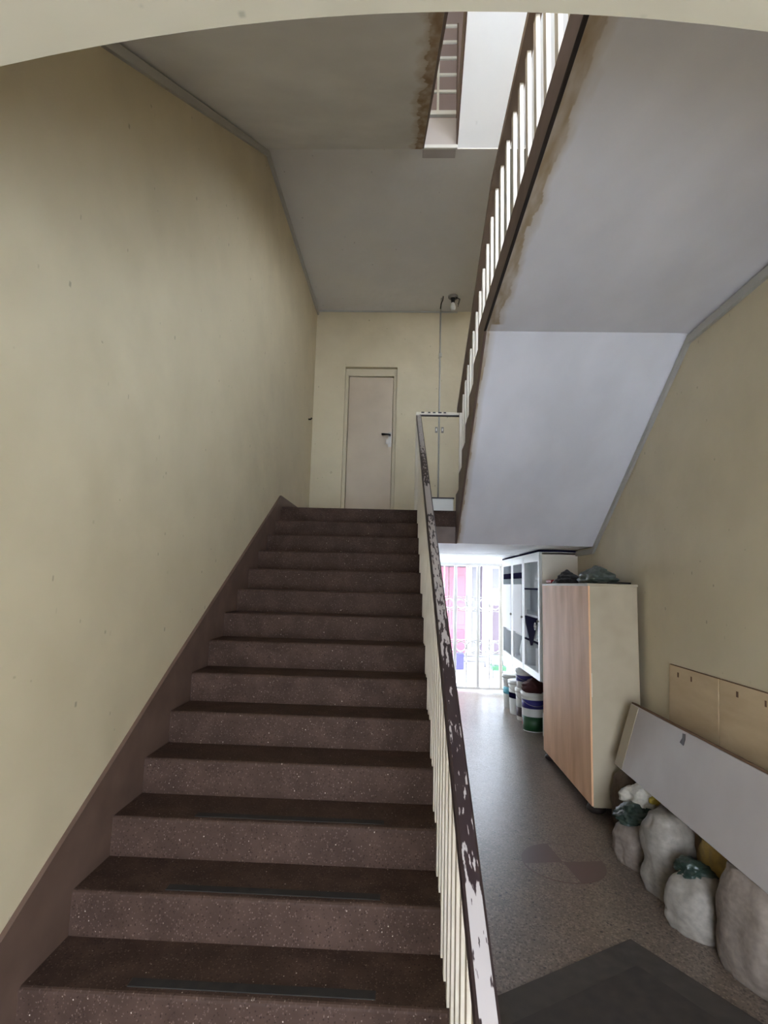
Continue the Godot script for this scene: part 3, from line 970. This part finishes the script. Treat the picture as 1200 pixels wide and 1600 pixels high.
func bucket(at: Vector3, r: float, h: float, m: Material, label: String, bands: Array) -> Node3D:
	var b := thing("paint_bucket", label, "bucket", at, 0.0, "paint buckets below the display cabinet")
	var st := mb(true)
	lathe(st, [Vector2(0, 0), Vector2(r * 0.86, 0.0), Vector2(r * 0.88, 0.01), Vector2(r, h - 0.02)], Vector3.ZERO, 28)
	obj("body", st, m, b)
	st = mb(true)
	lathe(st, [Vector2(r * 0.99, h - 0.05), Vector2(r * 1.06, h - 0.048), Vector2(r * 1.07, h - 0.004), Vector2(r * 1.0, h), Vector2(0, h - 0.006)], Vector3.ZERO, 28)
	obj("lid", st, m, b)
	for q in bands:
		st = mb(true)
		var f := func(y: float) -> float: return r * lerpf(0.88, 1.0, y / h) + 0.0025
		lathe(st, [Vector2(f.call(q[0]) - 0.003, q[0]), Vector2(f.call(q[0]), q[0]), Vector2(f.call(q[1]), q[1]), Vector2(f.call(q[1]) - 0.003, q[1])], Vector3.ZERO, 28)
		obj("printed_band", st, q[2], b)
	st = mb(true)
	var pts: Array = []
	for i in 13:
		var a := PI * i / 12.0
		pts.append(Vector3(-cos(a) * r * 1.05, h - 0.06 - sin(a) * r * 0.6, 0.0 + sin(a) * r * 1.02))
	tube(st, pts, 0.003, 6)
	obj("handle", st, M.steel, b)
	return b

func build_buckets() -> void:
	bucket(Vector3(1.53, 0, -6.78), 0.14, 0.43, M.bucket, "white paint bucket with blue and green bands below the cabinet", [[0.255, 0.35, M.blue], [0.01, 0.165, M.green]])
	bucket(Vector3(1.555, 0, -7.28), 0.135, 0.38, M.bucket, "white paint bucket with a dark lower band behind the green-banded one", [[0.05, 0.16, M.mauve]])
	bucket(Vector3(1.545, 0.38, -7.28), 0.125, 0.235, M.bucket, "white bucket with violet band stacked on another bucket", [[0.09, 0.16, M.blue]])
	bucket(Vector3(1.535, 0, -7.62), 0.14, 0.42, M.bucket, "white paint bucket with dark printed squares, second from the gate", [[0.2, 0.27, M.navy]])
	bucket(Vector3(1.52, 0, -7.98), 0.14, 0.44, M.bucket_old, "greyish paint bucket with a pale blue band nearest the gate", [[0.19, 0.28, M.cyan]])
	var o := solo("cloth_heap", soft(Vector3(0.14, 0.15, 0.14), [0.9, 1.0, 0.9, 0.55, 0.15], 15, 0.2, 9.0), M.maroon, "maroon cloth heaped on the green-banded paint bucket", "cloth")
	o.position = Vector3(1.53, 0.43, -6.78)
	var b := thing("white_bottle", "white plastic bottle on the floor beside the green-banded bucket", "bottle", Vector3(1.62, 0, -6.5))
	var st := mb(true)
	lathe(st, [Vector2(0, 0), Vector2(0.05, 0), Vector2(0.057, 0.01), Vector2(0.057, 0.24), Vector2(0.03, 0.31), Vector2(0.02, 0.325), Vector2(0.02, 0.345)], Vector3.ZERO, 20)
	obj("body", st, M.bucket, b)
	st = mb(true)
	lathe(st, [Vector2(0.024, 0.335), Vector2(0.024, 0.375), Vector2(0, 0.376)], Vector3.ZERO, 16)
	obj("cap", st, M.navy, b)
	b = thing("red_tin", "small red and white tin on the floor between the buckets", "tin", Vector3(1.50, 0, -7.08))
	st = mb(true)
	lathe(st, [Vector2(0, 0), Vector2(0.045, 0), Vector2(0.045, 0.08)], Vector3.ZERO, 18)
	obj("body", st, M.red, b)
	st = mb(true)
	lathe(st, [Vector2(0.046, 0.08), Vector2(0.046, 0.2), Vector2(0, 0.2)], Vector3.ZERO, 18)
	obj("lid", st, M.bucket, b)

func build_boards() -> void:
	# long white board resting on the sacks, leaning back
	var b := thing("white_board", "long white painted board leaning on edge across the sacks", "board", Vector3(1.475, 0.43, -4.12))
	b.rotation = Vector3(0.0, 0.0, -0.30)
	obj("face", box(Vector3(0.0, 0.0, 0.0), Vector3(0.02, 0.425, 2.1), 0.003), M.board, b)
	obj("top_edge", box(Vector3(0.001, 0.4255, 0.0), Vector3(0.03, 0.437, 2.1), 0.003), M.ply_edge, b, "bare brown upper edge")
	obj("end_strip", box(Vector3(-0.003, 0.003, 0.002), Vector3(0.0, 0.422, 0.13), 0.001), M.cream, b, "cream unpainted end")
	var st := mb()
	front_prism(st, [Vector2(-0.05, -0.04), Vector2(0.04, -0.05), Vector2(0.045, 0.0), Vector2(0.02, 0.04), Vector2(-0.04, 0.035), Vector2(-0.02, 0.0)], 0.0, 0.002)
	var chip := obj("chip", st, M.rail_dark, b, "dark chip in the paint")
	chip.transform = Transform3D(Basis(Vector3.UP, -PI / 2), Vector3(-0.0005, 0.385, 0.76)).scaled_local(Vector3(0.5, 0.7, 1.0))
	# two plywood sheets against the wall
	for i in 2:
		var z0: float = [-3.92, -3.32][i]
		var z1: float = [-3.334, -2.2][i]
		var p := thing("plywood_sheet", ["narrow plywood sheet with nail holes leaning on the wall beside the wardrobe", "wide plywood sheet with nail holes leaning on the wall behind the white board"][i], "plywood", Vector3(1.735, 0.0, z0), 0.0, "plywood sheets against the wall")
		p.rotation = Vector3(0, 0, -0.04)
		obj("sheet", box(Vector3(0, 0, 0), Vector3(0.012, 1.135, z1 - z0)), M.ply_pale, p)
		obj("sheet_edge", box(Vector3(0.001, 1.135, 0.0), Vector3(0.0135, 1.139, z1 - z0)), M.ply_edge, p)
		for k in 2:
			st = mb()
			cbox(st, Vector3(-0.0015, 1.07, [0.11, 0.28][k] if i == 0 else [0.16, 0.4][k]), Vector3(0.0, 1.10, [0.13, 0.295][k] if i == 0 else [0.18, 0.415][k]), 0.0005)
			obj("nail_mark", st, M.ply_edge, p, "dark nail mark")

func put(called: String, st: SurfaceTool, m: Material, at: Vector3, turn: float, label: String, category: String, group: String) -> MeshInstance3D:
	var o := solo(called, st, m, label, category, group)
	o.position = at
	o.rotation.y = turn
	return o

func build_sacks() -> void:
	var g := "sacks and bags along the right wall"
	put("sack", soft(Vector3(0.12, 0.40, 0.11), [0.8, 1.0, 1.0, 0.97, 0.85, 0.4], 1, 0.10, 5.0, 3.2), M.sack_dark, Vector3(1.592, 0, -4.15), 0.2, "brownish grey sack standing against the wardrobe end", "sack", g)
	put("sack", soft(Vector3(0.115, 0.235, 0.12), [0.9, 1.0, 0.97, 0.95, 0.85, 0.6], 2, 0.11, 6.5, 3.8), M.sack, Vector3(1.44, 0, -3.67), 0.5, "small grey sack under the dark green plastic bag", "sack", g)
	put("plastic_bag", soft(Vector3(0.12, 0.10, 0.11), [0.9, 1.0, 0.85, 0.6, 0.25], 3, 0.28, 13.0), M.bag_green, Vector3(1.44, 0.235, -3.67), 0.1, "dark green plastic bag between the small sack and the white bag", "bag", g)
	put("plastic_bag", soft(Vector3(0.10, 0.29, 0.10), [0.9, 1.0, 0.95, 0.85, 0.6, 0.3], 24, 0.12, 7.0), M.bag_white, Vector3(1.63, 0, -3.86), 0.1, "knotted white bag behind the small grey sack", "bag", g)
	var wb := put("plastic_bag", soft(Vector3(0.12, 0.145, 0.12), [0.75, 1.0, 1.0, 0.85, 0.55, 0.25], 4, 0.2, 9.0), M.bag_white, Vector3(1.52, 0.285, -3.755), 0.3, "crumpled white plastic bag with a yellow patch on top of the sacks", "bag", g)
	var pt := soft(Vector3(0.045, 0.055, 0.02), [0.5, 1.0, 1.0, 0.5], 14, 0.1, 8.0)
	var yp := obj("yellow_patch", pt, M.yellow, wb, "yellow printed patch")
	yp.position = Vector3(0.0, 0.05, 0.105)
	put("sack", soft(Vector3(0.118, 0.40, 0.12), [0.88, 1.0, 0.9, 1.0, 0.98, 0.72], 5, 0.085, 5.5, 4.0), M.sack_pale, Vector3(1.475, 0, -3.34), 0.35, "tall pale grey sack standing under the white board", "sack", g)
	put("plastic_bag", soft(Vector3(0.075, 0.41, 0.10), [0.9, 1.0, 1.0, 0.95, 0.85, 0.5], 6, 0.18, 9.0), M.bag_yellow, Vector3(1.655, 0, -3.18), 0.0, "tan and yellow plastic bag squeezed behind the sacks under the board", "bag", g)
	put("sack", soft(Vector3(0.125, 0.25, 0.13), [0.9, 1.0, 1.0, 0.97, 0.85, 0.55], 7, 0.10, 6.5, 3.6), M.sack_pale, Vector3(1.465, 0, -3.01), 0.6, "squat pale sack with the dark green wrap over it", "sack", g)
	put("green_wrap", soft(Vector3(0.08, 0.06, 0.08), [1.0, 0.95, 0.7, 0.3], 8, 0.3, 14.0), M.bag_green, Vector3(1.455, 0.245, -3.04), 0.0, "dark green plastic wrap lying over the squat pale sack", "bag", g)
	put("sack", soft(Vector3(0.14, 0.42, 0.17), [0.88, 1.0, 1.0, 0.97, 0.9, 0.68], 9, 0.075, 5.0, 3.8), M.sack, Vector3(1.565, 0, -2.67), 0.2, "large grey sack, the biggest of the row under the board", "sack", g)
	put("sack", soft(Vector3(0.13, 0.36, 0.15), [0.8, 1.0, 1.0, 0.93, 0.7, 0.4], 10, 0.09, 5.0, 3.0), M.sack_dark, Vector3(1.57, 0, -2.30), 0.1, "brown grey sack next to the largest sack at the row end", "sack", g)

func build_gate() -> void:
	var z := -9.0
	var g := thing("passage_gate", "white metal gate with upright bars and rings closing the passage", "gate", Vector3(0.05, 0, z))
	var W := XR - 0.05
	obj("frame", box(Vector3(0, 1.93, -0.02), Vector3(W, 1.98, 0.02), 0.004), M.gate, g)
	obj("frame", box(Vector3(0, 0.04, -0.02), Vector3(W, 0.08, 0.02), 0.004), M.gate, g)
	for y in [1.23, 1.44, 0.58, 0.78]:
		obj("rail", box(Vector3(0, y - 0.006, -0.006), Vector3(W, y + 0.006, 0.006)), M.gate, g)
	var x := 0.06
	var i := 0
	while x < W:
		var big := i % 2 == 0
		obj("bar", box(Vector3(x - (0.024 if big else 0.009), 0.04, -0.015), Vector3(x + (0.024 if big else 0.009), 1.96, 0.015), 0.003), M.gate, g)
		x += 0.177
		i += 1
	x = 0.06 + 0.0885
	while x < W - 0.08:
		for y in [1.335, 0.68]:
			var st := mb(true)
			var ring: Array = []
			for k in 20:
				ring.append(Vector3(x + cos(TAU * k / 20.0) * 0.078, y + sin(TAU * k / 20.0) * 0.078, 0))
			tube(st, ring, 0.011, 6, true)
			obj("ring", st, M.gate, g)
		x += 0.177

func build_yard() -> void:
	shell("wall_yard", box(Vector3(-3, -0.1, -13.0), Vector3(6, 2.15, -13.3)), M.white_wall)
	shell("ceiling_yard_shade", box(Vector3(-3, 2.15, -11.2), Vector3(6, 2.35, -13.3)), M.white_wall)  # unseen roof added to keep sky light off the yard doors
	shell("wall_yard_shade", box(Vector3(-3, 2.15, -11.0), Vector3(6, 4.2, -11.2)), M.white_wall)  # unseen wall on the front of the added shading roof
	var d := thing("red_yard_door", "faded red double door with glare painted into its colour in the white yard wall beyond the gate", "door", Vector3(0.6, 0, -12.95))
	obj("lintel", box(Vector3(-0.04, 2.03, -0.02), Vector3(0.86, 2.06, 0.05)), M.mauve, d)
	for k in 2:
		var x: float = [0.0, 0.43][k]
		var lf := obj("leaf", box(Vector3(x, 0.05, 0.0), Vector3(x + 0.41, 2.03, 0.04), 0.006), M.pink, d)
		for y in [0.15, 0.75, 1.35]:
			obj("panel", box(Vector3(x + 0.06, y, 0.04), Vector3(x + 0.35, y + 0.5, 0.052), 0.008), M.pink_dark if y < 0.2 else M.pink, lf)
	d = thing("grey_yard_door", "grey plain door beside the faded red door beyond the gate", "door", Vector3(1.55, 0, -13.0))
	obj("leaf", box(Vector3(0, 0.05, 0), Vector3(0.2, 2.05, 0.04), 0.006), M.grey_panel, d)
	obj("frame", box(Vector3(0.2, 0.05, 0), Vector3(0.235, 2.09, 0.06), 0.004), M.mauve, d)
	var w := thing("yard_window", "grey window above the dark doorway in the yard wall", "window", Vector3(1.98, 1.55, -13.0))
	obj("frame", box(Vector3(0, 0, 0), Vector3(0.24, 0.5, 0.03), 0.004), M.gate, w)
	obj("pane", box(Vector3(0.025, 0.025, 0.03), Vector3(0.215, 0.475, 0.036)), M.grey_panel, w)
	solo("yard_doorway", box(Vector3(2.02, 0.02, -13.0), Vector3(2.24, 1.2, -12.97), 0.004), M.mauve, "narrow dark mauve panel standing for the dark doorway below the window in the yard", "door")  # dark panel added where the doorway opening would be
	# clutter in the yard
	var st := mb(true)
	for y in [0.1, 0.2]:
		tube(st, [Vector3(1.1, y, -11.9), Vector3(1.75, y, -11.9)], 0.03, 8)
	for x in [1.15, 1.7]:
		tube(st, [Vector3(x, -0.02, -11.9), Vector3(x, 0.22, -11.9)], 0.025, 8)
	solo("pipe_rack", st, M.grey_panel, "low grey pipe rack on the yard ground beyond the gate", "rack")
	solo("blue_crate", box(Vector3(1.02, -0.02, -11.6), Vector3(1.22, 0.3, -11.4), 0.01), M.blue, "blue crate on the yard ground below the red door", "crate")
	var c := thing("yard_trolley", "green and grey trolley standing near the gate in the yard", "trolley", Vector3(1.62, 0, -10.6))
	obj("tray", box(Vector3(0, 0.30, -0.15), Vector3(0.26, 0.36, 0.15), 0.01), M.cyan, c)
	obj("tray", box(Vector3(0, 0.12, -0.15), Vector3(0.26, 0.2, 0.15), 0.01), M.green, c)
	for x in [0.02, 0.24]:
		for z in [-0.13, 0.13]:
			st = mb(true)
			tube(st, [Vector3(x, -0.02, z), Vector3(x, 0.62, z)], 0.012, 6)
			obj("upright", st, M.grey_panel, c)

func build_floor_marks() -> void:
	# round inlay in the terrazzo: a circle with two opposite quarters filled
	var f := thing("floor_emblem", "round dark inlay with two filled quarters in the floor", "inlay", Vector3(0.985, 0, -3.63))
	var r := 0.235
	for q in 2:
		var st := mb()
		for i in 12:
			var a0 := PI * 0.5 + PI * q * 1.0 + PI * 0.5 * i / 12.0 + 0.15
			var a1 := a0 + PI * 0.5 / 12.0
			var c := Vector3(0, 0.0012, 0)
			var p0 := Vector3(cos(a0) * r, 0.0012, -sin(a0) * r)
			var p1 := Vector3(cos(a1) * r, 0.0012, -sin(a1) * r)
			tri(st, c, p1, p0)
			var dn := Vector3(0, -0.003, 0)
			quad(st, p0, p1, p1 + dn, p0 + dn)
		obj("quarter", st, M.inlay, f)
	var st := mb()
	for i in 48:
		var a0 := TAU * i / 48.0
		var a1 := TAU * (i + 1) / 48.0
		var o0 := Vector3(cos(a0), 0, -sin(a0))
		var o1 := Vector3(cos(a1), 0, -sin(a1))
		var y := Vector3(0, 0.0014, 0)
		quad(st, o0 * r + y, o0 * (r + 0.007) + y, o1 * (r + 0.007) + y, o1 * r + y)
		quad(st, o0 * (r + 0.007) + y, o0 * (r + 0.008), o1 * (r + 0.008), o1 * (r + 0.007) + y)
	obj("ring", st, M.inlay, f)
	# dark rubber mats at the foot of the stairs
	var m := thing("floor_mat", "dark worn rubber mat lying askew at the foot of the stairs", "mat", Vector3(1.094, 0, -2.903), 0.55)
	obj("base", box(Vector3(-1.3, 0, 0), Vector3(0.0, 0.005, 1.3), 0.002), M.mat_rubber, m)
	obj("inner_field", box(Vector3(-1.12, 0.005, 0.14), Vector3(-0.14, 0.008, 1.2), 0.0015), M.mat_inner, m, "darker recessed field")
